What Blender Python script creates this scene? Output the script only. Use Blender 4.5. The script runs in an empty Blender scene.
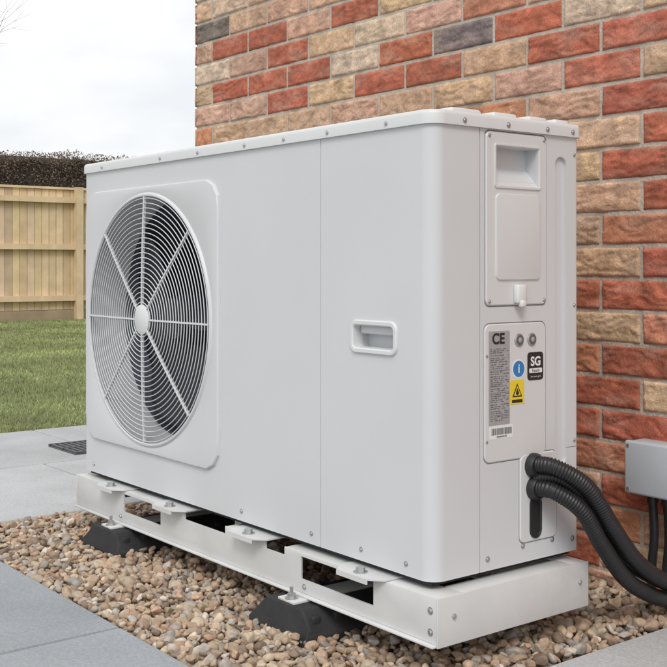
import bpy, bmesh, math, random
import numpy as np
from mathutils import Vector, Matrix, noise
random.seed(4); rng=np.random.default_rng(4)
S=bpy.context.scene
for a,b in (('view_transform','Standard'),('look','None')):
    setattr(S.view_settings,a,b)
S.view_settings.exposure=0
COL=S.collection
# ---------------------------------------------------------------- materials
def mat(name,col=(.5,.5,.5),rough=.5,metal=0,bump=0,bscale=50,var=0,vscale=5,spec=None,attr=None,speck=0,sscale=300,dirt=0,rvar=0):
    m=bpy.data.materials.new(name); m.use_nodes=True
    nt=m.node_tree; N=nt.nodes; L=nt.links; b=N['Principled BSDF']
    b.inputs['Base Color'].default_value=(*col,1); b.inputs['Roughness'].default_value=rough
    b.inputs['Metallic'].default_value=metal
    if spec is not None: b.inputs['Specular IOR Level'].default_value=spec
    tc=N.new('ShaderNodeTexCoord'); src=None
    if attr:
        at=N.new('ShaderNodeAttribute'); at.attribute_name=attr; src=at.outputs['Color']
    def varn(src,var,vscale,lo=.3,hi=.7,det=8):
        n=N.new('ShaderNodeTexNoise'); n.inputs['Scale'].default_value=vscale; n.inputs['Detail'].default_value=det
        L.new(tc.outputs['Object'],n.inputs['Vector'])
        mr=N.new('ShaderNodeMapRange'); mr.inputs['From Min'].default_value=lo; mr.inputs['From Max'].default_value=hi
        mr.inputs['To Min'].default_value=1-var; mr.inputs['To Max'].default_value=1+var
        L.new(n.outputs['Fac'],mr.inputs['Value'])
        vm=N.new('ShaderNodeVectorMath'); vm.operation='SCALE'
        if src: L.new(src,vm.inputs[0])
        else: vm.inputs[0].default_value=col
        L.new(mr.outputs[0],vm.inputs['Scale']); return vm.outputs[0]
    if var: src=varn(src,var,vscale)
    if speck: src=varn(src,speck,sscale,.35,.65,3)
    if dirt:
        n=N.new('ShaderNodeTexNoise'); n.inputs['Scale'].default_value=1.7; n.inputs['Detail'].default_value=9; n.inputs['Roughness'].default_value=.65
        L.new(tc.outputs['Object'],n.inputs['Vector'])
        mr=N.new('ShaderNodeMapRange'); mr.inputs['From Min'].default_value=.52; mr.inputs['From Max'].default_value=.72; mr.inputs['To Max'].default_value=dirt
        L.new(n.outputs['Fac'],mr.inputs['Value'])
        mx=N.new('ShaderNodeMix'); mx.data_type='RGBA'; mx.inputs[7].default_value=(.16,.14,.11,1)
        L.new(mr.outputs[0],mx.inputs[0])
        if src: L.new(src,mx.inputs[6])
        else: mx.inputs[6].default_value=(*col,1)
        src=mx.outputs[2]
    if src: L.new(src,b.inputs['Base Color'])
    if rvar:
        n=N.new('ShaderNodeTexNoise'); n.inputs['Scale'].default_value=4; n.inputs['Detail'].default_value=8
        L.new(tc.outputs['Object'],n.inputs['Vector'])
        mr=N.new('ShaderNodeMapRange'); mr.inputs['From Min'].default_value=.3; mr.inputs['From Max'].default_value=.7; mr.inputs['To Min'].default_value=rough-rvar; mr.inputs['To Max'].default_value=rough+rvar
        L.new(n.outputs['Fac'],mr.inputs['Value']); L.new(mr.outputs[0],b.inputs['Roughness'])
    if bump:
        n=N.new('ShaderNodeTexNoise'); n.inputs['Scale'].default_value=bscale; n.inputs['Detail'].default_value=6
        L.new(tc.outputs['Object'],n.inputs['Vector'])
        bp=N.new('ShaderNodeBump'); bp.inputs['Strength'].default_value=1; bp.inputs['Distance'].default_value=bump
        L.new(n.outputs['Fac'],bp.inputs['Height']); L.new(bp.outputs[0],b.inputs['Normal'])
    return m
M_body=mat('powder_coat',(.635,.648,.665),.42,bump=.00005,bscale=900,var=.025,vscale=3,rvar=.07)
M_lid=mat('powder_coat_lid',(.69,.698,.705),.42,var=.02,vscale=4,rvar=.06)
M_side=mat('powder_coat_cover',(.655,.658,.66),.42,var=.015,vscale=5)
M_gal=mat('coated_steel',(.64,.645,.64),.45,bump=.0001,bscale=300,var=.06,vscale=9,dirt=.3)
M_dark=mat('dark_interior',(.010,.011,.014),.6)
M_blade=mat('fan_blade_plastic',(.018,.022,.032),.42)
M_shroud=mat('shroud',(.10,.115,.14),.5)
M_fin=mat('coil_fin',(.04,.045,.055),.5)
M_zinc=mat('zinc_screw',(.50,.50,.50),.35,metal=.8)
M_rub=mat('black_rubber',(.024,.024,.025),.75,bump=.0008,bscale=200,var=.3,vscale=20,dirt=.35)
M_hose=mat('black_hose',(.018,.018,.02),.42,var=.2,vscale=30)
M_jb=mat('grey_plastic',(.50,.54,.575),.4,var=.03,vscale=20)
M_black=mat('black_print',(.02,.02,.022),.4)
M_grey=mat('silver_label',(.36,.355,.37),.4,var=.05,vscale=60)
M_ink=mat('grey_ink',(.12,.12,.12),.5)
M_white=mat('white_label',(.78,.78,.78),.45)
M_blue=mat('blue_label',(.03,.2,.50),.4)
M_yel=mat('yellow_label',(.80,.60,.03),.4)
M_slab=mat('paving_light',(.45,.455,.46),.75,bump=.0016,bscale=45,var=.12,vscale=3.5,attr='vcol',speck=.10,sscale=170,dirt=.18)
M_joint=mat('joint_mortar',(.17,.16,.14),.95,bump=.002,bscale=150,var=.2,vscale=20)
M_soil=mat('gravel_bed',(.12,.095,.07),.95,bump=.004,bscale=120,var=.3,vscale=40)
M_brick=mat('brick',(.4,.2,.1),.9,bump=.0022,bscale=120,var=.26,vscale=30,attr='vcol',speck=.20,sscale=330)
M_mortar=mat('mortar',(.50,.44,.37),.95,bump=.003,bscale=140,var=.14,vscale=30,speck=.10,sscale=400)
M_peb=mat('pebble',(.4,.3,.2),.7,bump=.0007,bscale=260,var=.2,vscale=110,attr='vcol')
M_wood=mat('fence_timber',(.50,.37,.21),.8,bump=.001,bscale=60,var=.12,vscale=6,attr='vcol')
M_leaf=mat('hedge_leaf',(.06,.05,.03),.85,attr='vcol')
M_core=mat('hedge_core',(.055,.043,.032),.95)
M_grass=mat('grass_blade',(.1,.2,.03),.6,attr='vcol')
M_lawn=mat('lawn_ground',(.16,.20,.075),.95,bump=.01,bscale=60,var=.25,vscale=3)
M_field=mat('field_ground',(.07,.10,.03),.95,var=.3,vscale=.2)
M_bark=mat('bark',(.16,.14,.12),.9,var=.2,vscale=10)
M_roof=mat('roof_tile',(.10,.08,.075),.8,bump=.01,bscale=12,var=.2,vscale=6)
M_glass=mat('window_glass',(.02,.025,.03),.05)
M_upvc=mat('white_upvc',(.74,.74,.74),.35)
M_iron=mat('cast_iron',(.12,.12,.125),.6,metal=.3,bump=.0006,bscale=200)

# ---------------------------------------------------------------- helpers
def empty(name,loc=(0,0,0)):
    e=bpy.data.objects.new(name,None); e.location=loc; COL.objects.link(e); e.empty_display_size=.2; return e
def sharp(me,ang=32):
    bm=bmesh.new(); bm.from_mesh(me)
    for f in bm.faces: f.smooth=True
    for e in bm.edges:
        if len(e.link_faces)==2:
            e.smooth = e.calc_face_angle(0)<math.radians(ang)
    bm.to_mesh(me); bm.free()
def addobj(name,me,m,parent=None):
    o=bpy.data.objects.new(name,me); COL.objects.link(o)
    if m: me.materials.append(m)
    if parent: o.parent=parent
    return o
def mk(name,v,f,m,parent=None,ang=32,smooth=True):
    me=bpy.data.meshes.new(name); me.from_pydata([tuple(p) for p in v],[],f)
    bm=bmesh.new(); bm.from_mesh(me); bmesh.ops.recalc_face_normals(bm,faces=bm.faces); bm.to_mesh(me); bm.free()
    if smooth: sharp(me,ang)
    return addobj(name,me,m,parent)
def fast(name,V,F,m,parent=None,col=None,smooth=False):
    V=np.asarray(V,np.float32); F=np.asarray(F,np.int32); k=F.shape[1]
    me=bpy.data.meshes.new(name); me.vertices.add(len(V)); me.vertices.foreach_set('co',V.ravel())
    me.loops.add(F.size); me.loops.foreach_set('vertex_index',F.ravel())
    me.polygons.add(len(F)); me.polygons.foreach_set('loop_start',np.arange(0,F.size,k,dtype=np.int32))
    me.polygons.foreach_set('use_smooth',np.full(len(F),smooth))
    me.update(calc_edges=True)
    if col is not None:
        a=me.color_attributes.new('vcol','FLOAT_COLOR','POINT')
        c=np.ones((len(V),4),np.float32); c[:,:3]=col; a.data.foreach_set('color',c.ravel())
    return addobj(name,me,m,parent)
def box(name,x0,x1,y0,y1,z0,z1,m,parent=None,bev=0,seg=2):
    bm=bmesh.new(); bmesh.ops.create_cube(bm,size=1)
    for v in bm.verts:
        v.co=Vector(((x0+x1)/2+v.co.x*(x1-x0),(y0+y1)/2+v.co.y*(y1-y0),(z0+z1)/2+v.co.z*(z1-z0)))
    if bev: bmesh.ops.bevel(bm,geom=bm.edges[:],offset=bev,segments=seg,profile=.5,affect='EDGES')
    me=bpy.data.meshes.new(name); bm.to_mesh(me); bm.free()
    if bev: sharp(me,50)
    return addobj(name,me,m,parent)
def rr(w,h,r,n=8):
    pts=[]
    r=max(1e-5,min(r,w/2-1e-5,h/2-1e-5))
    for cx,cy,a0 in ((w/2-r,h/2-r,0),(-w/2+r,h/2-r,90),(-w/2+r,-h/2+r,180),(w/2-r,-h/2+r,270)):
        for i in range(n+1):
            a=math.radians(a0+90*i/n); pts.append((cx+r*math.cos(a),cy+r*math.sin(a)))
    return pts
def P(face,a,z,d):
    return (a,-d,z) if face=='f' else (d,a,z)
def fillholes(o):
    bm=bmesh.new(); bm.from_mesh(o.data); bmesh.ops.holes_fill(bm,edges=bm.edges[:]); bmesh.ops.recalc_face_normals(bm,faces=bm.faces); bm.to_mesh(o.data); bm.free(); return o
def loft(name,face,ca,cz,w,h,r,prof,m,parent=None,cap=True,n=8,ang=32):
    v=[];f=[]
    k=4*(n+1)
    for ins,d in prof:
        for (p,q) in rr(w-2*ins,h-2*ins,r-ins,n): v.append(P(face,ca+p,cz+q,d))
    for j in range(len(prof)-1):
        for i in range(k):
            i2=(i+1)%k; f.append((j*k+i,j*k+i2,(j+1)*k+i2,(j+1)*k+i))
    if cap: f.append(tuple(range((len(prof)-1)*k,len(prof)*k)))
    return mk(name,v,f,m,parent,ang)
def disc(name,face,a,z,r,d0,d1,m,parent=None,n=20,dome=True):
    v=[];f=[]
    prof=[(r,d0),(r,d0+(d1-d0)*.5),(r*.8,d1)] if dome else [(r,d0),(r,d1)]
    for rad,d in prof:
        for i in range(n):
            t=2*math.pi*i/n; v.append(P(face,a+rad*math.cos(t),z+rad*math.sin(t),d))
    for j in range(len(prof)-1):
        for i in range(n):
            f.append((j*n+i,j*n+(i+1)%n,(j+1)*n+(i+1)%n,(j+1)*n+i))
    f.append(tuple(range((len(prof)-1)*n,len(prof)*n)))
    return mk(name,v,f,m,parent,50)
def prism(name,pts,z0,z1,m,parent=None,ang=32):
    n=len(pts); v=[(x,y,z0) for x,y in pts]+[(x,y,z1) for x,y in pts]
    f=[(i,(i+1)%n,n+(i+1)%n,n+i) for i in range(n)]+[tuple(range(n))[::-1],tuple(range(n,2*n))]
    return mk(name,v,f,m,parent,ang)
def cut(obj,cutters):
    bpy.context.view_layer.objects.active=obj
    for c in cutters:
        md=obj.modifiers.new('b','BOOLEAN'); md.operation='DIFFERENCE'; md.solver='EXACT'; md.object=c
        bpy.ops.object.modifier_apply(modifier=md.name)
        me=c.data; bpy.data.objects.remove(c); bpy.data.meshes.remove(me)
    sharp(obj.data,25)
def catmull(pts,n=24):
    P_=[Vector(p) for p in pts]; P_=[P_[0]*2-P_[1]]+P_+[P_[-1]*2-P_[-2]]; out=[]
    for i in range(1,len(P_)-2):
        a,b,c,d=P_[i-1:i+3]
        for k in range(n):
            t=k/n; out.append(.5*((2*b)+(c-a)*t+(2*a-5*b+4*c-d)*t*t+(3*b-a-3*c+d)*t**3))
    out.append(P_[-2]); return out
def tube(name,path,rad,m,parent=None,ns=12):
    v=[];f=[]; up=Vector((0.13,.2,1)).normalized(); nrm=None
    for i,p in enumerate(path):
        t=(path[min(i+1,len(path)-1)]-path[max(i-1,0)]).normalized()
        if nrm is None: nrm=t.cross(up).normalized()
        nrm=(nrm-t*nrm.dot(t)).normalized(); b=t.cross(nrm); r=rad(i) if callable(rad) else rad
        for k in range(ns):
            a=2*math.pi*k/ns; v.append(p+(nrm*math.cos(a)+b*math.sin(a))*r)
    for i in range(len(path)-1):
        for k in range(ns):
            f.append((i*ns+k,i*ns+(k+1)%ns,(i+1)*ns+(k+1)%ns,(i+1)*ns+k))
    f.append(tuple(range(ns))); f.append(tuple(range((len(path)-1)*ns,len(path)*ns)))
    return mk(name,v,f,m,parent,60)
def hose(name,pts,R,m,parent,pitch=.0058):
    raw=catmull(pts,40); L=[0]
    for i in range(1,len(raw)): L.append(L[-1]+(raw[i]-raw[i-1]).length)
    tot=L[-1]; n=int(tot/pitch)*4; path=[]; j=0
    for i in range(n+1):
        s=tot*i/n
        while j<len(L)-2 and L[j+1]<s: j+=1
        t=(s-L[j])/max(1e-9,L[j+1]-L[j]); path.append(raw[j].lerp(raw[j+1],min(1,t)))
    rr_=[R,R,R*.88,R*.88]
    return tube(name,path,lambda i:rr_[i%4],m,parent,16)

# ---------------------------------------------------------------- heat pump
W=1.42; D=.40; ZB=.20; ZT=1.05
HP=empty('heat_pump_unit',(-.71,.2,0)); 
hp_parts=[]
def H(o): hp_parts.append(o); return o
def outline(x0,x1,y0,y1,r):
    pts=[]
    for cx,cy,a0,rad in ((x1-r[0],y1-r[0],0,r[0]),(x0+r[1],y1-r[1],90,r[1]),(x0+r[2],y0+r[2],180,r[2]),(x1-r[3],y0+r[3],270,r[3])):
        for i in range(13):
            a=math.radians(a0+90*i/12); pts.append((cx+rad*math.cos(a),cy+rad*math.sin(a)))
    return pts
CR=.030
FX,FZ,FR=-1.054,.632,.312
body=H(prism('cabinet',outline(-W,0,0,D,(.010,.010,.014,CR)),ZB,1.027,M_body))
cs=[]
v=[];f=[];n=96
for d in (.05,-.24):
    for i in range(n):
        t=2*math.pi*i/n; v.append((FX+(FR+.006)*math.cos(t),-d,FZ+(FR+.006)*math.sin(t)))
f=[(i,(i+1)%n,n+(i+1)%n,n+i) for i in range(n)]+[tuple(range(n)),tuple(range(n,2*n))]
cs.append(mk('c',v,f,None,None,smooth=False))
cs.append(box('c',-.3302,-.328,-.01,.003,ZB-.01,1.1,None))
cs.append(box('c',-.003,.01,.1183,.1209,ZB-.01,1.1,None))
cs.append(box('c',-.003,.01,.3955,.41,ZB+.003,1.1,None) )
def rcut(face,ca,cz,w,h,r,d):
    return fillholes(loft('c',face,ca,cz,w,h,r,[(0,.02),(0,-d)],None,None))
def pullcut():
    prof=[(.03,.993),(-.030,.993),(-.030,.955),(.0015,.920),(.03,.920)]
    v=[(x,.160,z) for x,z in prof]+[(x,.277,z) for x,z in prof]
    return mk('c',v,[(0,1,6,5),(1,2,7,6),(2,3,8,7),(3,4,9,8),(4,0,5,9),(0,1,2,3,4),(5,6,7,8,9)],None,None,smooth=False)
cs.append(rcut('f',-.162,.6325,.118,.046,.012,.035))
cs.append(rcut('s',.346,.679,.034,.61,.017,.007))
cs.append(rcut('s',.2175,.857,.1725,.3315,.012,.006))
cs.append(rcut('s',.215,.53,.1735,.2635,.016,.004))
cs.append(rcut('s',.279,.322,.109,.173,.014,.004))
cs.append(rcut('s',.268,.284,.026,.074,.013,.05))
cs.append(pullcut())
cs.append(box('c',-.003,.01,.34,.42,.4065,.4085,None))
cut(body,cs)
n=96; v=[];f=[]
def rsq(t,w,h,r):
    c,s=math.cos(t),math.sin(t)
    lo,hi=0,2
    for _ in range(40):
        m_=(lo+hi)/2; x,y=abs(m_*c),abs(m_*s)
        ax,ay=x-(w/2-r),y-(h/2-r)
        ins=(x<=w/2 and y<=h/2) if (ax<=0 or ay<=0) else ax*ax+ay*ay<=r*r
        if ins: lo=m_
        else: hi=m_
    return lo*c,lo*s
rings=[]
for ins,d in ((0,-.001),(.0008,.005),(.003,.0075),(.007,.008)):
    rings.append([(p,q,d) for p,q in (rsq(2*math.pi*i/n+1e-4,.69-2*ins,.676-2*ins,.06-ins) for i in range(n))])
for R,d in ((FR+.014,.008),(FR+.010,.0065),(FR+.006,.0115),(FR+.002,.012),(FR,.010),(FR,-.10)):
    rings.append([(R*math.cos(2*math.pi*i/n),R*math.sin(2*math.pi*i/n),d) for i in range(n)])
for rg in rings:
    for p,q,d in rg: v.append((FX+p,-d,FZ+q))
for j in range(len(rings)-1):
    for i in range(n): f.append((j*n+i,j*n+(i+1)%n,(j+1)*n+(i+1)%n,(j+1)*n+i))
H(mk('fan_surround',v,f,M_body,None,25))
H(disc('coil_backing','f',FX,FZ,FR+.004,-.232,-.225,M_dark,None,64,False))
v=[];f=[]
for d,R in ((-.098,FR-.001),(-.224,FR-.012)):
    for i in range(n): v.append((FX+R*math.cos(2*math.pi*i/n),-d,FZ+R*math.sin(2*math.pi*i/n)))
f=[(i,(i+1)%n,n+(i+1)%n,n+i) for i in range(n)]
H(mk('fan_shroud',v,f,M_shroud,None))
V=[];F=[]
for k in range(60):
    x=FX-FR+.01+k*(2*FR-.02)/59; hh=math.sqrt(max(0,FR**2-(x-FX)**2))*.97; b=len(V)
    V+=[(x-.0012,.222,FZ-hh),(x+.0012,.222,FZ-hh),(x+.0012,.222,FZ+hh),(x-.0012,.222,FZ+hh)]; F.append((b,b+1,b+2,b+3))
H(fast('coil_fins',V,F,M_fin))
for bl in range(3):
    v=[];f=[];nr,na=14,16
    for i in range(nr):
        r=.06+(.285-.06)*i/(nr-1); sp=math.radians(78+18*i/(nr-1)); sw=math.radians(28*(i/(nr-1))**2)
        for j in range(na):
            t=j/(na-1); a=bl*2*math.pi/3+.5+sw+sp*(t-.5)
            dy=.115+(t-.5)*.11*(.9-.3*i/nr)+.02*math.sin(math.pi*t)
            v.append((FX+r*math.cos(a),dy,FZ+r*math.sin(a)))
    for i in range(nr-1):
        for j in range(na-1): f.append((i*na+j,i*na+j+1,(i+1)*na+j+1,(i+1)*na+j))
    o=H(mk('fan_blade_%d'%bl,v,f,M_blade,None)); md=o.modifiers.new('s','SOLIDIFY'); md.thickness=.004
H(disc('fan_hub','f',FX,FZ,.065,-.16,-.075,M_blade,None,40))
V=[];F=[]; ns,mi=110,6
nring=22
def gy(r): return .010+.007*(1-(r/FR)**2)
for k in range(nring):
    R=.044+k*(FR-.005-.044)/(nring-1); wr=.0012; b=len(V)
    for i in range(ns):
        t=2*math.pi*i/ns
        for j in range(mi):
            q=2*math.pi*j/mi; rr2=R+wr*math.cos(q)
            V.append((FX+rr2*math.cos(t),-gy(R)+wr*1.2*math.sin(q),FZ+rr2*math.sin(t)))
    for i in range(ns):
        for j in range(mi):
            F.append((b+i*mi+j,b+i*mi+(j+1)%mi,b+((i+1)%ns)*mi+(j+1)%mi,b+((i+1)%ns)*mi+j))
H(fast('grille_rings',V,F,M_body,smooth=True))
V=[];F=[]
for k in range(8):
    t=2*math.pi*k/8+.0; c,s=math.cos(t),math.sin(t)
    for i in range(9):
        r=.03+(FR-.03)*i/8; 
        for (pw,pd) in ((-.0020,.0022),(.0020,.0022),(.0020,-.005),(-.0020,-.005)):
            V.append((FX+r*c-pw*s,-(gy(r)+pd),FZ+r*s+pw*c))
    b=k*36
    for i in range(8):
        for j in range(4): F.append((b+i*4+j,b+i*4+(j+1)%4,b+(i+1)*4+(j+1)%4,b+(i+1)*4+j))
H(fast('grille_spokes',V,F,M_lid))
H(disc('grille_boss','f',FX,FZ,.038,.014,.022,M_lid,None,40))
# front handle
H(loft('front_handle_rim','f',-.162,.6325,.138,.064,.018,[(0,-.001),(0,.003),(.002,.005),(.008,.005),(.0105,.003),(.0115,-.02)],M_lid,None,cap=False))
H(box('handle_grip',-.2165,-.1075,.0105,.034,.637,.6545,M_body,bev=.004))
# lid
v=[];f=[]
prof=[(1.0245,.0025),(1.0245,.006),(1.042,.006),(1.0475,.0048),(1.0502,.0015),(1.051,-.004),(1.051,-.02)]
for z,o in prof:
    for p in outline(-W-o,o,-o,D+o,[max(.004,q+o) for q in (.010,.010,.014,CR)]): v.append((p[0],p[1],z))
k=52
for j in range(len(prof)-1):
    for i in range(k): f.append((j*k+i,j*k+(i+1)%k,(j+1)*k+(i+1)%k,(j+1)*k+i))
f.append(tuple(range((len(prof)-1)*k,len(prof)*k))); f.append(tuple(range(k))[::-1])
H(mk('top_panel',v,f,M_lid,None,40))
for a,b in ((.055,.135),(.165,.232),(.262,.318),(.338,.382)):
    H(box('lid_rib',-.10,-.008,a,b,1.045,1.0595,M_lid,bev=.007,seg=4))
# side service cover
cov=H(fillholes(loft('service_cover','s',.2175,.857,.167,.326,.012,[(0,-.0055),(0,.001),(.002,.003),(.004,.003)],M_side,None)))
cut(cov,[pullcut()])
H(loft('cover_pull_rim','s',.2185,.9565,.129,.085,.007,[(0,.0025),(.001,.0055),(.004,.0055),(.0055,.0025)],M_side,None,cap=False))
H(loft('cover_emboss','s',.219,.823,.124,.164,.012,[(0,.0025),(.0015,.0060),(.0035,.0065)],M_side,None))
H(box('cover_clip',.002,.016,.206,.232,.697,.733,M_upvc,bev=.004))
H(box('cover_clip_tab',.010,.020,.212,.226,.690,.703,M_upvc,bev=.003))
H(loft('label_panel','s',.215,.53,.169,.259,.015,[(0,-.0035),(0,.0008),(.002,.0022),(.005,.0022)],M_side,None))
H(loft('connection_plate','s',.279,.322,.105,.169,.013,[(0,-.0035),(0,.0012),(.002,.003),(.005,.003)],M_side,None))
H(loft('cable_slot','s',.268,.284,.032,.082,.016,[(0,.0025),(0,.006),(.002,.006),(.004,.0045)],M_black,None))
# labels
def lab(name,y0,y1,z0,z1,r,m,d=.0026): return H(loft(name,'s',(y0+y1)/2,(z0+z1)/2,y1-y0,z1-z0,r,[(0,.0015),(0,d)],m,None,n=4))
def text(name,s,y,z,size,m,d=.0034,bold=0):
    cu=bpy.data.curves.new(name,'FONT'); cu.body=s; cu.size=size; cu.align_x='CENTER'; cu.align_y='CENTER'; cu.offset=bold
    o=bpy.data.objects.new(name,cu); COL.objects.link(o)
    bpy.context.view_layer.update(); dg=bpy.context.evaluated_depsgraph_get()
    me=bpy.data.meshes.new_from_object(o.evaluated_get(dg)); bpy.data.objects.remove(o)
    me.materials.clear()
    o=addobj(name,me,m); o.matrix_world=Matrix(((0,0,1,d),(1,0,0,y),(0,1,0,z),(0,0,0,1))); return H(o)
lab('rating_plate',.141,.1975,.470,.646,.002,M_grey)
lab('barcode_label',.143,.206,.444,.468,.001,M_white)
text('ce_mark','CE',.166,.631,.028,M_black,bold=.0008)
V=[];F=[]
def q(y0,y1,z0,z1,d=.0031):
    b=len(V); V.extend([(d,y0,z0),(d,y1,z0),(d,y1,z1),(d,y0,z1)]); F.append((b,b+1,b+2,b+3))
z=.612; kk=0
while z>.476:
    y=.145; kk+=1
    lim=.193 if kk%3 else .178
    if kk%11==0: q(.144,.195,z,z+.0006); z-=.003; continue
    while y<lim:
        w=random.uniform(.002,.009); q(y,min(.194,y+w),z,z+random.choice([.0011,.0015])); y+=w+random.uniform(.001,.003 if random.random()<.7 else .012)
    z-=random.choice([.0036,.0036,.005])
y=.148
while y<.201:
    w=random.choice([.0005,.0009,.0014]); q(y,y+w,.4515,.464); y+=w+random.choice([.0006,.001])
for k in range(9): q(.162+k*.003,.1642+k*.003,.4465,.4492)
H(fast('label_print',V,F,M_ink))
for y in (.2225,.258):
    H(disc('indicator_ring','s',y,.627,.0125,.002,.0055,M_zinc,None,32))
    H(disc('indicator_face','s',y,.627,.0098,.005,.0062,M_ink,None,32,False))
    H(disc('indicator_boss','s',y,.627,.005,.006,.0072,M_grey,None,20))
H(disc('round_blue_label','s',.222,.572,.0185,.002,.0026,M_white,None,40,False))
H(disc('round_blue_label_centre','s',.222,.572,.0155,.0026,.003,M_blue,None,40,False))
text('info_mark','i',.222,.572,.024,M_white,bold=.0006)
lab('black_label',.2465,.291,.548,.602,.007,M_black,.003)
text('sg_text','SG',.269,.5835,.024,M_white,bold=.0008)
lab('black_label_band',.251,.287,.562,.571,.002,M_white,.0034)
text('ready_text','Ready',.269,.5665,.009,M_black,d=.0038)
text('small_text','for smart grid',.269,.555,.005,M_white)
lab('warning_label',.1985,.237,.505,.551,.001,M_yel,.0028)
v=[(.0031,.2175,.545),(.0031,.204,.519),(.0031,.231,.519)]; H(fast('warning_triangle',v,[(0,2,1)],M_black))
v=[(.0034,.2175,.540),(.0034,.208,.5215),(.0034,.227,.5215)]; H(fast('warning_triangle_inner',v,[(0,2,1)],M_yel))
v=[(.0037,.2175,.5355),(.0037,.2145,.530),(.0037,.2128,.526),(.0037,.2145,.5235),(.0037,.2175,.5225),(.0037,.2205,.5235),(.0037,.2222,.526),(.0037,.2203,.530)]
H(mk('warning_flame',v,[tuple(range(8))],M_black,smooth=False))
H(box('warning_text',.0028,.0031,.203,.232,.508,.514,M_black))
# screws
def scr(face,a,z,r=.0048,d=0):
    H(disc('screw',face,a,z,r*1.5,d-.001,d+.001,M_zinc,None,16,False)); H(disc('screw_head',face,a,z,r,d+.0005,d+.0033,M_zinc,None,6))
for a in (-1.30,-.98,-.80,-.60,-.45,-.30,-.12): scr('f',a,1.034,.0030,.006)
for a in (.075,.19,.30,.375): scr('s',a,1.034,.0034,.006)
for a in (-1.36,-.62,-.36,-.20,-.07): scr('f',a,.222,.0034)
for a,z_ in ((.14,.222),(.236,.232),(.32,.232),(.38,.225),(.136,.44),(.136,.60)): scr('s',a,z_,.0036,.0)
for z_ in (.99,.69,.42): scr('s',.386,z_,.0024,0)
for a,z_ in ((.142,1.012),(.293,1.012),(.142,.702),(.293,.702)): scr('s',a,z_,.0024,.0028)
# hoses
H(disc('hose_gland_upper','s',.262,.384,.024,.002,.018,M_black,None,24)); H(disc('hose_gland_lower','s',.266,.340,.024,.002,.018,M_black,None,24))
hz=[('corrugated_hose_1',[(.005,.262,.386),(.05,.275,.384),(.085,.325,.345),(.09,.39,.265),(.085,.47,.185),(.08,.56,.13),(.085,.66,.09),(.10,.70,.03)]),
    ('corrugated_hose_2',[(.005,.266,.341),(.045,.275,.338),(.075,.32,.30),(.075,.38,.225),(.07,.46,.145),(.065,.55,.095),(.07,.64,.06),(.08,.68,.01)]),
    ('corrugated_hose_3',[(.005,.262,.362),(.04,.29,.36),(.058,.34,.32),(.055,.40,.25),(.045,.48,.175),(.04,.58,.12),(.04,.66,.08),(.05,.69,.02)])]
for nm,p in hz: H(hose(nm,p,.0165 if nm[-1]!='3' else .0125,M_hose,None))
# -------- base frame
RX0,RX1,RY0,RY1,RZ0,RZ1=-1.430,.034,-.018,.388,.102,.184
def plate(name,x0,x1,y0,y1,z0,z1,bev=.0008): return H(box(name,x0,x1,y0,y1,z0,z1,M_gal,bev=bev))
web=plate('rail_front_web',RX0,RX1-.004,RY0,RY0+.004,RZ0,RZ1)
def bc(x0,x1,z0,z1): return box('c',x0,x1,RY0-.02,RY0+.03,z0,z1,None)
cut(web,[bc(-.372,-.142,.130,.176),bc(-1.150,-.955,.130,.176),bc(-.84,-.66,.166,.19),bc(-.50,-.43,.166,.19)])
plate('rail_front_top_a',RX0,-.842,RY0+.0045,.045,RZ1-.004,RZ1)
plate('rail_front_top_b',-.658,-.502,RY0+.0045,.045,RZ1-.004,RZ1)
plate('rail_front_top_c',-.428,RX1-.0045,RY0+.0045,.045,RZ1-.004,RZ1)
plate('rail_front_bottom',RX0,RX1-.004,RY0-.010,.045,RZ0-.0045,RZ0-.0005)
plate('rail_back_web',RX0,RX1-.004,RY1-.004,RY1,RZ0,RZ1)
plate('rail_back_top',RX0,RX1-.004,.345,RY1-.0045,RZ1-.004,RZ1)
plate('rail_back_bottom',RX0,RX1-.004,.345,RY1-.0045,RZ0-.0045,RZ0-.0005)
plate('rail_side',RX1-.0035,RX1,RY0-.001,RY1+.001,RZ0-.005,RZ1+.001)
plate('rail_side_top',RX1-.05,RX1-.004,.046,.344,RZ1-.003,RZ1+.001)
plate('rail_side_bottom',RX1-.05,RX1-.004,.046,.344,RZ0-.004,RZ0)
plate('rail_left',RX0-.0035,RX0,RY0-.001,RY1+.001,RZ0-.001,RZ1+.001)
for cx in (-.70,-.36,-1.10): plate('cross_member',cx-.02,cx+.02,.0465,.3435,RZ1-.03,RZ1-.0005)
H(box('base_pan',-1.405,-.015,.012,.388,.1905,.1992,M_dark))
for tx in (-.557,-.173,-1.21,-.90):
    w1,w2=.070,.045
    pts=[(tx-w1,.03),(tx-w1,RY0-.002),(tx-w2,-.044),(tx+w2,-.044),(tx+w1,RY0-.002),(tx+w1,.03)]
    H(prism('mounting_tab',pts,.1850,.1880,M_gal)) 
    H(prism('mounting_tab_lip',[(tx-w2,-.0473),(tx+w2,-.0473),(tx+w2,-.0443),(tx-w2,-.0443)],.178,.1880,M_gal))
    for rad,z0,z1 in ((.014,.1880,.1898),(.0092,.1898,.1975)):
        n=6 if rad<.012 else 20
        H(prism('mount_bolt',[(tx+rad*math.cos(2*math.pi*i/n),-.024+rad*math.sin(2*math.pi*i/n)) for i in range(n)],z0,z1,M_zinc))
for a,z_ in ((.02,.160),(.02,.122)):
    scr('f',a-.005,z_,.0045,-RY0)
for a in (-.36,-1.166): scr('f',a+.0,.116,.004,-RY0)
for a in (.02,.362): H(disc('frame_bolt','s',a,.148,.005,RX1,RX1+.004,M_zinc,None,6))
for o in hp_parts:
    o.parent=HP; o.matrix_parent_inverse=Matrix.Translation((.71,-.2,0))
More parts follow.
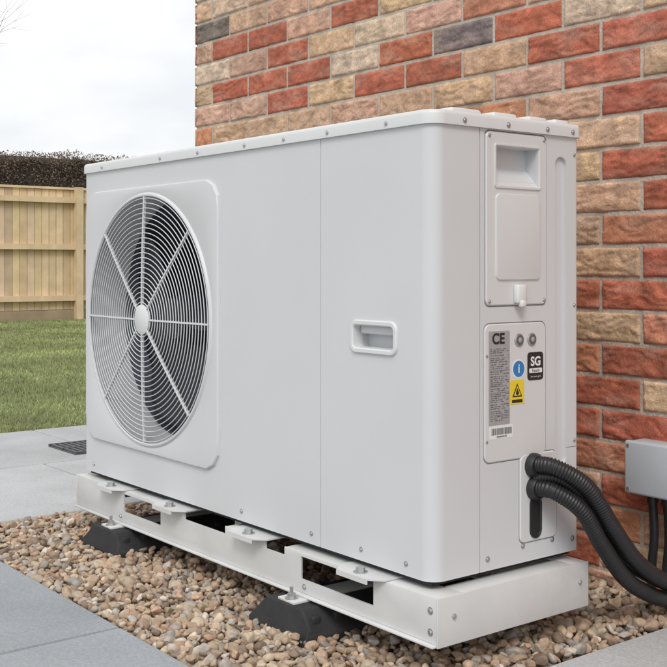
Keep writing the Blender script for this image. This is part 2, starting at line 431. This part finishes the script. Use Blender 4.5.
# rubber feet
for i,fx in enumerate((-.366,-1.166)):
    E=empty('rubber_foot',(fx,.2,0))
    prof=[(-.10,.02),(-.10,.048),(-.088,.062),(-.070,.084),(-.06,.092),(.06,.092),(.070,.084),(.088,.062),(.10,.048),(.10,.02),(.04,.02),(.03,.038),(-.03,.038),(-.04,.02)]
    y0,y1=-.085,.45; n=len(prof)
    v=[(fx+x,y0+(.018 if z>.06 else 0),z) for x,z in prof]+[(fx+x,y1-(.018 if z>.06 else 0),z) for x,z in prof]
    f=[(a,(a+1)%n,n+(a+1)%n,n+a) for a in range(n)]+[tuple(range(n)),tuple(range(n,2*n))]
    ps=[mk('rubber_block',v,f,M_rub)]
    md=ps[0].modifiers.new('bv','BEVEL'); md.width=.004; md.segments=2
    ps.append(box('mounting_channel',fx-.028,fx+.028,-.060,.425,.0915,.0970,M_gal,bev=.001))
    for rad,z0,z1,n in ((.014,.0970,.0990,20),(.0085,.0990,.1075,6),(.004,.1075,.120,10)):
        ps.append(prism('foot_bolt',[(fx+rad*math.cos(2*math.pi*k/n),-.046+rad*math.sin(2*math.pi*k/n)) for k in range(n)],z0,z1,M_zinc))
    for sx in (-.079,.079):
        for k in range(9):
            ps.append(box('grip_rib',fx+sx-.006,fx+sx+.006,y0+.03+k*.055,y0+.05+k*.055,.060,.080,M_rub,bev=.003))
    for o in ps: o.parent=E; o.matrix_parent_inverse=Matrix.Translation((-fx,-.2,0))

# ---------------------------------------------------------------- house
YW=.717; HX0=-2.028; HX1=6.5
HS=empty('brick_house',(2,4,0)); hs=[]
PAL={'b':(.56,.37,.235),'c':(.60,.455,.34),'r':(.43,.118,.066),'o':(.54,.225,.125),'p':(.55,.335,.24),'g':(.16,.13,.13)}
OVER={(20,-8):'r',(20,-7):'r',(19,-6):'r',(18,-8):'r',(18,-7):'r',(18,-6):'r',(17,-6):'r',(17,-5):'b',(17,-4):'r',(17,-3):'r',(18,-3):'g',(18,-2):'r',(17,-1):'r',(17,-2):'b',(17,0):'r',
(16,-1):'r',(21,-8):'g',(15,-1):'p',(15,0):'r',(14,-1):'b',(14,0):'r',(13,-1):'b',(13,0):'r',(12,-1):'b',(12,0):'r',(11,-1):'b',(11,0):'o',(10,-1):'b',(10,0):'r',(9,-1):'r',(9,0):'r',(8,-1):'b',(8,0):'o',(7,-1):'o',(7,0):'r',
(6,-1):'r',(6,0):'b',(5,-1):'r',(5,0):'r',(4,-1):'o',(4,0):'b',(3,-1):'b',(3,0):'r',(2,-1):'o',(2,0):'p',(16,-2):'p',(16,0):'b',(18,-1):'c',(18,0):'b',(19,-1):'b',(19,0):'r'}
def brickcol(rr_,ii):
    c=OVER.get((rr_,ii))
    vis=(rr_>=12 and -9<=ii<=-1)
    if not c:
        u=random.random()
        if vis: c='b' if u<.42 else 'c' if u<.64 else 'p' if u<.84 else 'o' if u<.94 else 'r'
        else: c='b' if u<.28 else 'c' if u<.40 else 'r' if u<.70 else 'o' if u<.84 else 'p' if u<.96 else 'g'
    col=np.array(PAL[c]); return col*random.uniform(.86,1.12)*np.array([1,random.uniform(.93,1.06),random.uniform(.92,1.05)])
BV=[];BF=[];BC=[];cnt=0
def brick(org,ux,length,zc,nrm,col,nx,nz):
    global cnt
    Hh=.0655; k=random.random()*100
    rough=random.uniform(.5,1.5)
    tilt=random.uniform(-.0015,.0015)
    Vv=np.zeros(((nz+2)*(nx+2),3)); Cc=np.zeros(((nz+2)*(nx+2),3)); c0=0
    red=col[0]>2.2*col[1]
    for j in range(-1,nz+1):
        jj=min(max(j,0),nz-1); tz=jj/(nz-1)
        for i in range(-1,nx+1):
            ii=min(max(i,0),nx-1); tx=ii/(nx-1)
            s=tx*length; h=(tz-.5)*Hh
            ex=min(s,length-s); ez=Hh/2-abs(h)
            nn=noise.noise(Vector((s*14,h*24,k)))
            en=noise.noise(Vector((s*42,h*60,k+9)))
            fn=noise.noise(Vector((s*110,h*130,k+19)))
            s2=s+(.0014*en if ex<.004 else 0); h2=h+(.0017*en+.0007*fn if ez<.004 else 0)
            cr=noise.noise(Vector((s*10,h*60+nn*1.8,k+30)))
            cv=max(0,.22-abs(cr))/.22
            if i<0 or i>nx-1 or j<0 or j>nz-1: d=-.012
            else:
                d=.0030*nn*rough+.0020*en+.0011*fn+tilt
                d-=.0032*cv*rough
                e=min(ex,ez); d-=.0035*max(0,1-e/.005)**2
                d=max(d,-.0045)
            p=org+ux*s2+nrm*d; Vv[c0]=(p.x,p.y,zc+h2)
            cc=1+.16*nn+.13*en+.12*fn
            if j<0 or i<0 or j>nz-1 or i>nx-1: cc*=.85
            pale=.05+max(0,noise.noise(Vector((s*12,h*34,k+60)))+.08)*(.38 if red else .5)
            Cc[c0]=(col*cc)*(1-pale)+np.array((.55,.39,.30))*pale*(1+.2*en)
            c0+=1
    m=nx+2
    idx=np.arange((nz+2)*m).reshape(nz+2,m)
    F_=np.stack([idx[:-1,:-1],idx[:-1,1:],idx[1:,1:],idx[1:,:-1]],-1).reshape(-1,4)+cnt
    BV.append(Vv);BF.append(F_);BC.append(Cc);cnt+=len(Vv)
PX=.2285; Z0=-.011
for r_ in range(0,68):
    zc=Z0+.075*(r_+.5); j0=-.2 if r_%2 else -.2+PX/2
    i=int(math.floor((HX0-j0)/PX))-1
    while j0+i*PX<HX1:
        a=max(HX0+.0,j0+i*PX+.005); b=j0+(i+1)*PX-.005; ci=i; i+=1
        if b-a<.03: continue
        if 2.5<(a+b)/2<3.8 and .9<zc<2.1: continue
        hi=(a<.8 and zc<2.0)
        brick(Vector((a,YW,0)),Vector((1,0,0)),b-a,zc,Vector((0,-1,0)),brickcol(r_,ci),max(4,int((b-a)/(.0045 if hi else .03))),16 if hi else 4)
    y=YW+(.1 if r_%2==0 else .218)+.01-.0
    while y<8:
        brick(Vector((HX0,y,0)),Vector((0,1,0)),.218,zc,Vector((-1,0,0)),brickcol(-1,-1),7,4); y+=PX
    brick(Vector((HX0,YW-.0,0)),Vector((0,1,0)),(.1 if r_%2==0 else .218),zc,Vector((-1,0,0)),brickcol(-1,-1),7,4)
hs.append(fast('brick_courses',np.concatenate(BV),np.concatenate(BF),M_brick,col=np.concatenate(BC),smooth=True))
hs.append(box('mortar_wall_front',HX0+.006,HX1,YW+.0055,YW+.2,-.1,5.1,M_mortar))
hs.append(box('mortar_wall_side',HX0+.006,HX0+.2,YW+.2,8,-.1,5.1,M_mortar))
hs.append(box('window_frame',2.5,3.8,YW+.003,YW+.08,.9,2.1,M_upvc,bev=.01)); hs.append(box('window_glass',2.56,3.74,YW-.001,YW+.01,.96,2.04,M_glass))
hs.append(mk('roof',[(HX0-.3,YW-.35,5.05),(HX1,YW-.35,5.05),(HX1,8.3,5.05),(HX0-.3,8.3,5.05),(HX0-.3,4.4,7.6),(HX1,4.4,7.6)],[(0,1,5,4),(2,3,4,5),(0,4,3),(1,2,5),(0,3,2,1)],M_roof,None,smooth=False))
for o in hs: o.parent=HS; o.matrix_parent_inverse=Matrix.Translation((-2,-4,0))
# junction box
J=empty('junction_box',(0,YW,.33)); js=[]
yb=YW-.004
js.append(box('box_base',-.075,.078,yb-.050,yb,.272,.384,M_jb,bev=.006,seg=3))
js.append(box('box_cover',-.077,.080,yb-.068,yb-.0515,.270,.386,M_jb,bev=.006,seg=3))
for x in (-.066,.069):
    for z in (.281,.375):
        js.append(prism('cover_screw',[(x+.004*math.cos(t),z+.004*math.sin(t)) for t in [i*math.pi/5 for i in range(10)]],0,.0015,M_zinc)); 
        o=js[-1]; o.data.transform(Matrix(((1,0,0,0),(0,0,-1,yb-.068),(0,1,0,0),(0,0,0,1))))
for x in (-.030,.008):
    js.append(tube('cable_gland',[Vector((x,yb-.03,z)) for z in (.273,.268,.256,.252)],.0125,M_black))
    js.append(tube('cable_conduit',catmull([(x,yb-.03,.258),(x+.002,yb-.026,.18),(x-.002,yb-.03,.10),(x+.006,yb-.04,-.01)],10),.0098,M_hose))
for o in js: o.parent=J; o.matrix_parent_inverse=Matrix.Translation((0,-YW,-.33))

# ---------------------------------------------------------------- grounds
def sheet(name,x0,x1,y0,y1,z,m): return mk(name,[(x0,y0,z),(x1,y0,z),(x1,y1,z),(x0,y1,z)],[(0,1,2,3)],m,None,smooth=False)
sheet('ground',-600,600,-600,600,-.03,M_field)
sheet('gravel_soil',-1.62,.12,-.34,YW+.1,.012,M_soil)
sheet('paving_joint_bed',-3.25,6.5,-6,YW,.004,M_joint)
SV=[];SF=[];SC=[]
def slab(x0,x1,y0,y1,z,tone):
    g=.004; x0+=g;x1-=g;y0+=g;y1-=g; b=len(SV); tl=[random.uniform(-.0012,.0012) for _ in range(4)]
    for ins,dz in ((0,-.05),(0,-.005),(.0015,-.0015),(.005,0)):
        for k,(x,y) in enumerate(((x0+ins,y0+ins),(x1-ins,y0+ins),(x1-ins,y1-ins),(x0+ins,y1-ins))): SV.append((x,y,z+dz+tl[k])); SC.append(tone)
    for j in range(3):
        for k in range(4): SF.append((b+j*4+k,b+j*4+(k+1)%4,b+(j+1)*4+(k+1)%4,b+(j+1)*4+k))
    SF.append((b+12,b+13,b+14,b+15))
def tone(base): 
    t=random.uniform(.93,1.07); return tuple(c*t for c in base)
T1=(.45,.465,.475); T2=(.325,.345,.365)
for c,(x0,x1) in enumerate(((-3.22,-2.40),(-2.40,-1.60))):
    y=-6+ (.3 if c else 0)
    while y<YW+8 :
        slab(x0,x1,y,y+.6,.042,tone(T1)); y+=.6
y=-.32-.6; row=0
while y>-5:
    x=-.57-.9-(0 if row%2==0 else .45)
    while x>-1.6: x-=.9
    x0=x
    while x0<6:
        a=max(x0,-1.6)
        if x0+.9-a>.05: slab(a,x0+.9,y,y+.6,.042,tone(T2))
        x0+=.9
    y-=.6; row+=1
x=.09
while x<6:
    slab(x,x+.6,-.32,.20,.038,tone(T2)); slab(x,x+.6,.20,YW-.01,.038,tone(T1)); x+=.6
fast('paving',SV,SF,M_slab,col=np.array(SC))
# drain grate
DG=empty('drain_grate',(-2.62,.8,.045)); g=[]
g.append(box('grate_tray',-2.75,-2.50,.47,1.1,.0435,.046,M_iron))
for k in range(25): g.append(box('grate_bar',-2.745,-2.505,.478+k*.025,.491+k*.025,.046,.052,M_iron,bev=.0015))
for x in (-2.75,-2.63,-2.511): g.append(box('grate_rib',x,x+.010,.47,1.1,.0465,.0535,M_iron))
for o in g: o.parent=DG; o.matrix_parent_inverse=Matrix.Translation((2.62,-.8,-.045))
# gravel
def ico(s):
    bm=bmesh.new(); bmesh.ops.create_icosphere(bm,subdivisions=s,radius=1)
    b=np.array([v.co[:] for v in bm.verts]); t=np.array([[v.index for v in fc.verts] for fc in bm.faces]); bm.free(); return b,t
def shapes(base):
    T=[]; r2=np.random.default_rng(7)
    for k in range(24):
        p=base.copy()
        p*=1+.2*np.array([noise.noise(Vector(q_)*1.1+Vector((k*7.,0,0))) for q_ in base])[:,None]
        for _ in range(9):
            d=r2.normal(size=3); d/=np.linalg.norm(d); h=r2.uniform(.52,.85); s=p@d; over=np.maximum(0,s-h); p-=over[:,None]*d*.95
        p*=np.array([1.05,r2.uniform(.62,.95),r2.uniform(.5,.8)]); T.append(p)
    return T
GX0,GX1,GY0,GY1=-1.595,.085,-.315,YW-.004
def scatter(sp,zb,rm):
    out=[]
    xs=np.arange(GX0,GX1,sp); ys=np.arange(GY0,GY1,sp)
    X,Y=np.meshgrid(xs,ys); X=X.ravel()+rng.uniform(-.45,.45,X.size)*sp; Y=Y.ravel()+rng.uniform(-.45,.45,Y.size)*sp
    for x,y in zip(X,Y): out.append((min(max(x,GX0+.008),GX1-.008),min(max(y,GY0+.008),GY1-.006),zb+rng.uniform(-.005,.006)+.004*noise.noise(Vector((x*5,y*5,0))),rm*math.exp(rng.normal(0,.28))))
    return out
low=scatter(.0165,.022,.0115); top=scatter(.0190,.035,.0114)
for k in range(800):
    top.append((rng.uniform(GX0+.01,GX1-.01),rng.uniform(GY0+.01,GY1-.01),.045+rng.uniform(-.004,.004),.0105*math.exp(rng.normal(0,.2))))
pc=np.array([(.46,.345,.24),(.52,.42,.31),(.38,.27,.19),(.37,.32,.275),(.57,.50,.42),(.25,.18,.13),(.46,.30,.20),(.42,.385,.345)])
GVs=[];GFs=[];GCs=[];off=0
for pts,s in ((low,2),(top,3)):
    base,tf=ico(s); T=shapes(base)
    n=len(pts); nv=len(base); V=np.zeros((n*nv,3),np.float32); C=np.zeros((n*nv,3),np.float32); F=np.zeros((n*len(tf),3),np.int32)
    ci=rng.choice(8,n,p=[.24,.17,.19,.12,.05,.09,.08,.06])
    for k,(x,y,z,r) in enumerate(pts):
        R=np.array(Matrix.Rotation(rng.uniform(0,6.28),3,'Z') @ Matrix.Rotation(rng.normal(0,.45),3,'X') @ Matrix.Rotation(rng.normal(0,.45),3,'Y'))
        V[k*nv:(k+1)*nv]=(T[k%24]*r)@R.T+np.array((x,y,z))
        C[k*nv:(k+1)*nv]=pc[ci[k]]*rng.uniform(.78,1.2)
        F[k*len(tf):(k+1)*len(tf)]=tf+k*nv+off
    off+=n*nv; GVs.append(V);GFs.append(F);GCs.append(C)
fast('gravel',np.concatenate(GVs),np.concatenate(GFs),M_peb,col=np.concatenate(GCs),smooth=True)
# lawn
sheet('lawn',-12.75,-3.23,-14,30,.022,M_lawn)
nb=230000
x=-3.24-9.4*rng.random(nb)**1.25; y=-1.5+9.5*rng.random(nb)
h=rng.uniform(.010,.028,nb); a=rng.uniform(0,6.28,nb); w=rng.uniform(.0018,.003,nb)*(1+(-x-3.2)*.12); lean=rng.uniform(0,.025,nb); la=rng.uniform(0,6.28,nb)
V=np.zeros((nb,3,3)); 
V[:,0]=np.stack([x-w*np.cos(a),y-w*np.sin(a),np.full(nb,.02)],-1); V[:,1]=np.stack([x+w*np.cos(a),y+w*np.sin(a),np.full(nb,.02)],-1)
V[:,2]=np.stack([x+lean*np.cos(la),y+lean*np.sin(la),.022+h],-1)
st=np.where(np.sin((x)*2*math.pi/1.5+.6)>0,1.0,.82)
pt=np.array([noise.noise(Vector((p*1.3,q_*1.3,0)))+.8*noise.noise(Vector((p*6,q_*6,4))) for p,q_ in zip(x,y)])
cc=np.array((.31,.37,.155))[None]*(st*(1+.45*pt)*rng.uniform(.7,1.35,nb))[:,None]; cc[:,0]+=.06*rng.random(nb)
fast('lawn_grass',V.reshape(-1,3),np.arange(nb*3).reshape(-1,3),M_grass,col=np.repeat(cc,3,0))
# fence
FXX=-12.8; FV=[];FF=[];FC=[]
def fb(x0,x1,y0,y1,z0,z1,t):
    b=len(FV)
    for z in (z0,z1):
        for (x,y) in ((x0,y0),(x1,y0),(x1,y1),(x0,y1)): FV.append((x,y,z)); FC.append(t)
    for q_ in ((0,3,2,1),(4,5,6,7),(0,1,5,4),(1,2,6,5),(2,3,7,6),(3,0,4,7)): FF.append(tuple(b+i for i in q_))
WB=np.array((.66,.51,.33))
y=-14
while y<30:
    fb(FXX-.035+random.uniform(-.002,.002),FXX-.015,y,y+.096,.16,1.80+random.uniform(-.004,.004),WB*random.uniform(.80,1.1)*np.array([1,random.uniform(.96,1.03),random.uniform(.9,1.08)])); y+=.103
fb(FXX-.045,FXX-.0355,-14,30,.16,1.79,WB*.5)
y=-14
while y<30:
    fb(FXX+.0,FXX+.1,y,y+.1,0,1.84,WB*random.uniform(.9,1.05)); y+=2.4
for z in (.28,.98,1.62): fb(FXX-.0145,FXX+.06,-14,30,z,z+.075,WB*1.05)
fb(FXX-.05,FXX+.015,-14,30,1.805,1.835,WB*1.12)
fb(FXX-.03,FXX+.01,-14,30,.0,.155,WB*.55)
fast('timber_fence',FV,FF,M_wood,col=np.array(FC))
# hedge
nl=120000
y=rng.uniform(-10,22,nl); 
wav=np.array([noise.noise(Vector((0,q_*.7,3)))*.09+noise.noise(Vector((0,q_*3,8)))*.03 for q_ in y])
x=-14.1-1.3*rng.random(nl); topz=2.49+wav; z=topz-np.abs(rng.normal(0,.3,nl)); 
sel=z<topz-.12; x=np.where(sel&(rng.random(nl)<.85),-14.1-.10*rng.random(nl)+.05*np.sin(y*7),x)
z=np.maximum(z,1.2)
A=rng.normal(size=(nl,3)); A/=np.linalg.norm(A,axis=1)[:,None]; B=rng.normal(size=(nl,3)); B-=A*(A*B).sum(1)[:,None]; B/=np.linalg.norm(B,axis=1)[:,None]
s=rng.uniform(.010,.024,nl)[:,None]; Pn=np.stack([x,y,z],-1)
V=np.stack([Pn-A*s,Pn-B*s*.5,Pn+A*s,Pn+B*s*.5],1).reshape(-1,3)
hc=np.array([(.19,.14,.10),(.15,.115,.08),(.23,.165,.12),(.12,.09,.07)])[rng.integers(0,4,nl)]*rng.uniform(.7,1.3,nl)[:,None]
HG=empty('hedge',(-14.8,6,0))
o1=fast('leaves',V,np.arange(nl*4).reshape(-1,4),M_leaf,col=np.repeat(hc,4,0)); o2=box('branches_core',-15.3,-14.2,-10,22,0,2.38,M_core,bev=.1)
for o in (o1,o2): o.parent=HG; o.matrix_parent_inverse=Matrix.Translation((14.8,-6,0))
# bare tree
tv=[];tfc=[]
def seg(p0,p1,r0,r1):
    t=(p1-p0).normalized(); n1=t.orthogonal().normalized(); n2=t.cross(n1); b=len(tv); k=5
    for p,r in ((p0,r0),(p1,r1)):
        for i in range(k):
            a=2*math.pi*i/k; tv.append(p+(n1*math.cos(a)+n2*math.sin(a))*r)
    for i in range(k): tfc.append((b+i,b+(i+1)%k,b+k+(i+1)%k,b+k+i))
def grow(p,d,L,r,lv):
    if lv>6 : return
    q_=p
    for s_ in range(3):
        d2=(d+Vector((random.gauss(0,.12),random.gauss(0,.12),random.gauss(.03,.08)))).normalized()
        e=q_+d2*L/3; seg(q_,e,r*(1-.15*s_),r*(1-.15*(s_+1))); q_=e; d=d2
        if lv>0 and random.random()<.5:
            dd=(d+Vector((random.gauss(0,.6),random.gauss(0,.6),random.gauss(.1,.4)))).normalized(); grow(q_,dd,L*.55,r*.4,lv+2)
    for k in range(2 if lv>1 else 3):
        dd=(d+Vector((random.gauss(0,.5),random.gauss(0,.5),random.gauss(.1,.35)))).normalized()
        grow(q_,dd,L*random.uniform(.66,.82),r*.56,lv+1)
random.seed(21)
grow(Vector((-21.9,4.25,0)),Vector((0,0,1)),2.1,.08,0)
mk('bare_tree',tv,tfc,M_bark,None,60)

# ---------------------------------------------------------------- light
sd=Vector((.62,-.55,.9)).normalized(); el=math.asin(sd.z); rot=math.atan2(sd.x,sd.y)
w=bpy.data.worlds.new('World'); S.world=w; w.use_nodes=True; N=w.node_tree.nodes; L=w.node_tree.links
bg=N['Background']; sky=N.new('ShaderNodeTexSky'); sky.sky_type='NISHITA'; sky.sun_disc=False; sky.sun_elevation=el; sky.sun_rotation=rot; sky.air_density=1; sky.dust_density=3
hsn=N.new('ShaderNodeHueSaturation'); hsn.inputs['Saturation'].default_value=.25; L.new(sky.outputs[0],hsn.inputs['Color'])
tc=N.new('ShaderNodeTexCoord'); mp=N.new('ShaderNodeMapping'); mp.inputs['Scale'].default_value=(1,1,2.5); L.new(tc.outputs['Generated'],mp.inputs[0])
nz=N.new('ShaderNodeTexNoise'); nz.inputs['Scale'].default_value=4.5; nz.inputs['Detail'].default_value=6; L.new(mp.outputs[0],nz.inputs['Vector'])
cr=N.new('ShaderNodeValToRGB'); cr.color_ramp.elements[0].position=.35; cr.color_ramp.elements[0].color=(7.3,7.5,7.75,1); cr.color_ramp.elements[1].position=.62; cr.color_ramp.elements[1].color=(9.0,9.05,9.15,1)
L.new(nz.outputs['Fac'],cr.inputs[0])
mx=N.new('ShaderNodeMix'); mx.data_type='RGBA'; mx.inputs[0].default_value=.90; L.new(hsn.outputs[0],mx.inputs[6]); L.new(cr.outputs[0],mx.inputs[7])
L.new(mx.outputs[2],bg.inputs[0]); bg.inputs[1].default_value=.126
sl=bpy.data.lights.new('sun','SUN'); sl.energy=1.5; sl.angle=math.radians(22); sl.color=(1,.97,.93)
so=bpy.data.objects.new('sun',sl); COL.objects.link(so); so.rotation_euler=sd.to_track_quat('Z','Y').to_euler(); so.location=(3,-3,5)
# ---------------------------------------------------------------- camera
cd=bpy.data.cameras.new('camera'); cd.lens=59.75; cd.sensor_width=36; cd.shift_y=-.1027; cd.clip_end=2000; cd.clip_start=.05
co=bpy.data.objects.new('camera',cd); COL.objects.link(co); co.location=(1.451,-1.353,.77); co.rotation_euler=(math.radians(90),0,math.radians(52.1)); S.camera=co
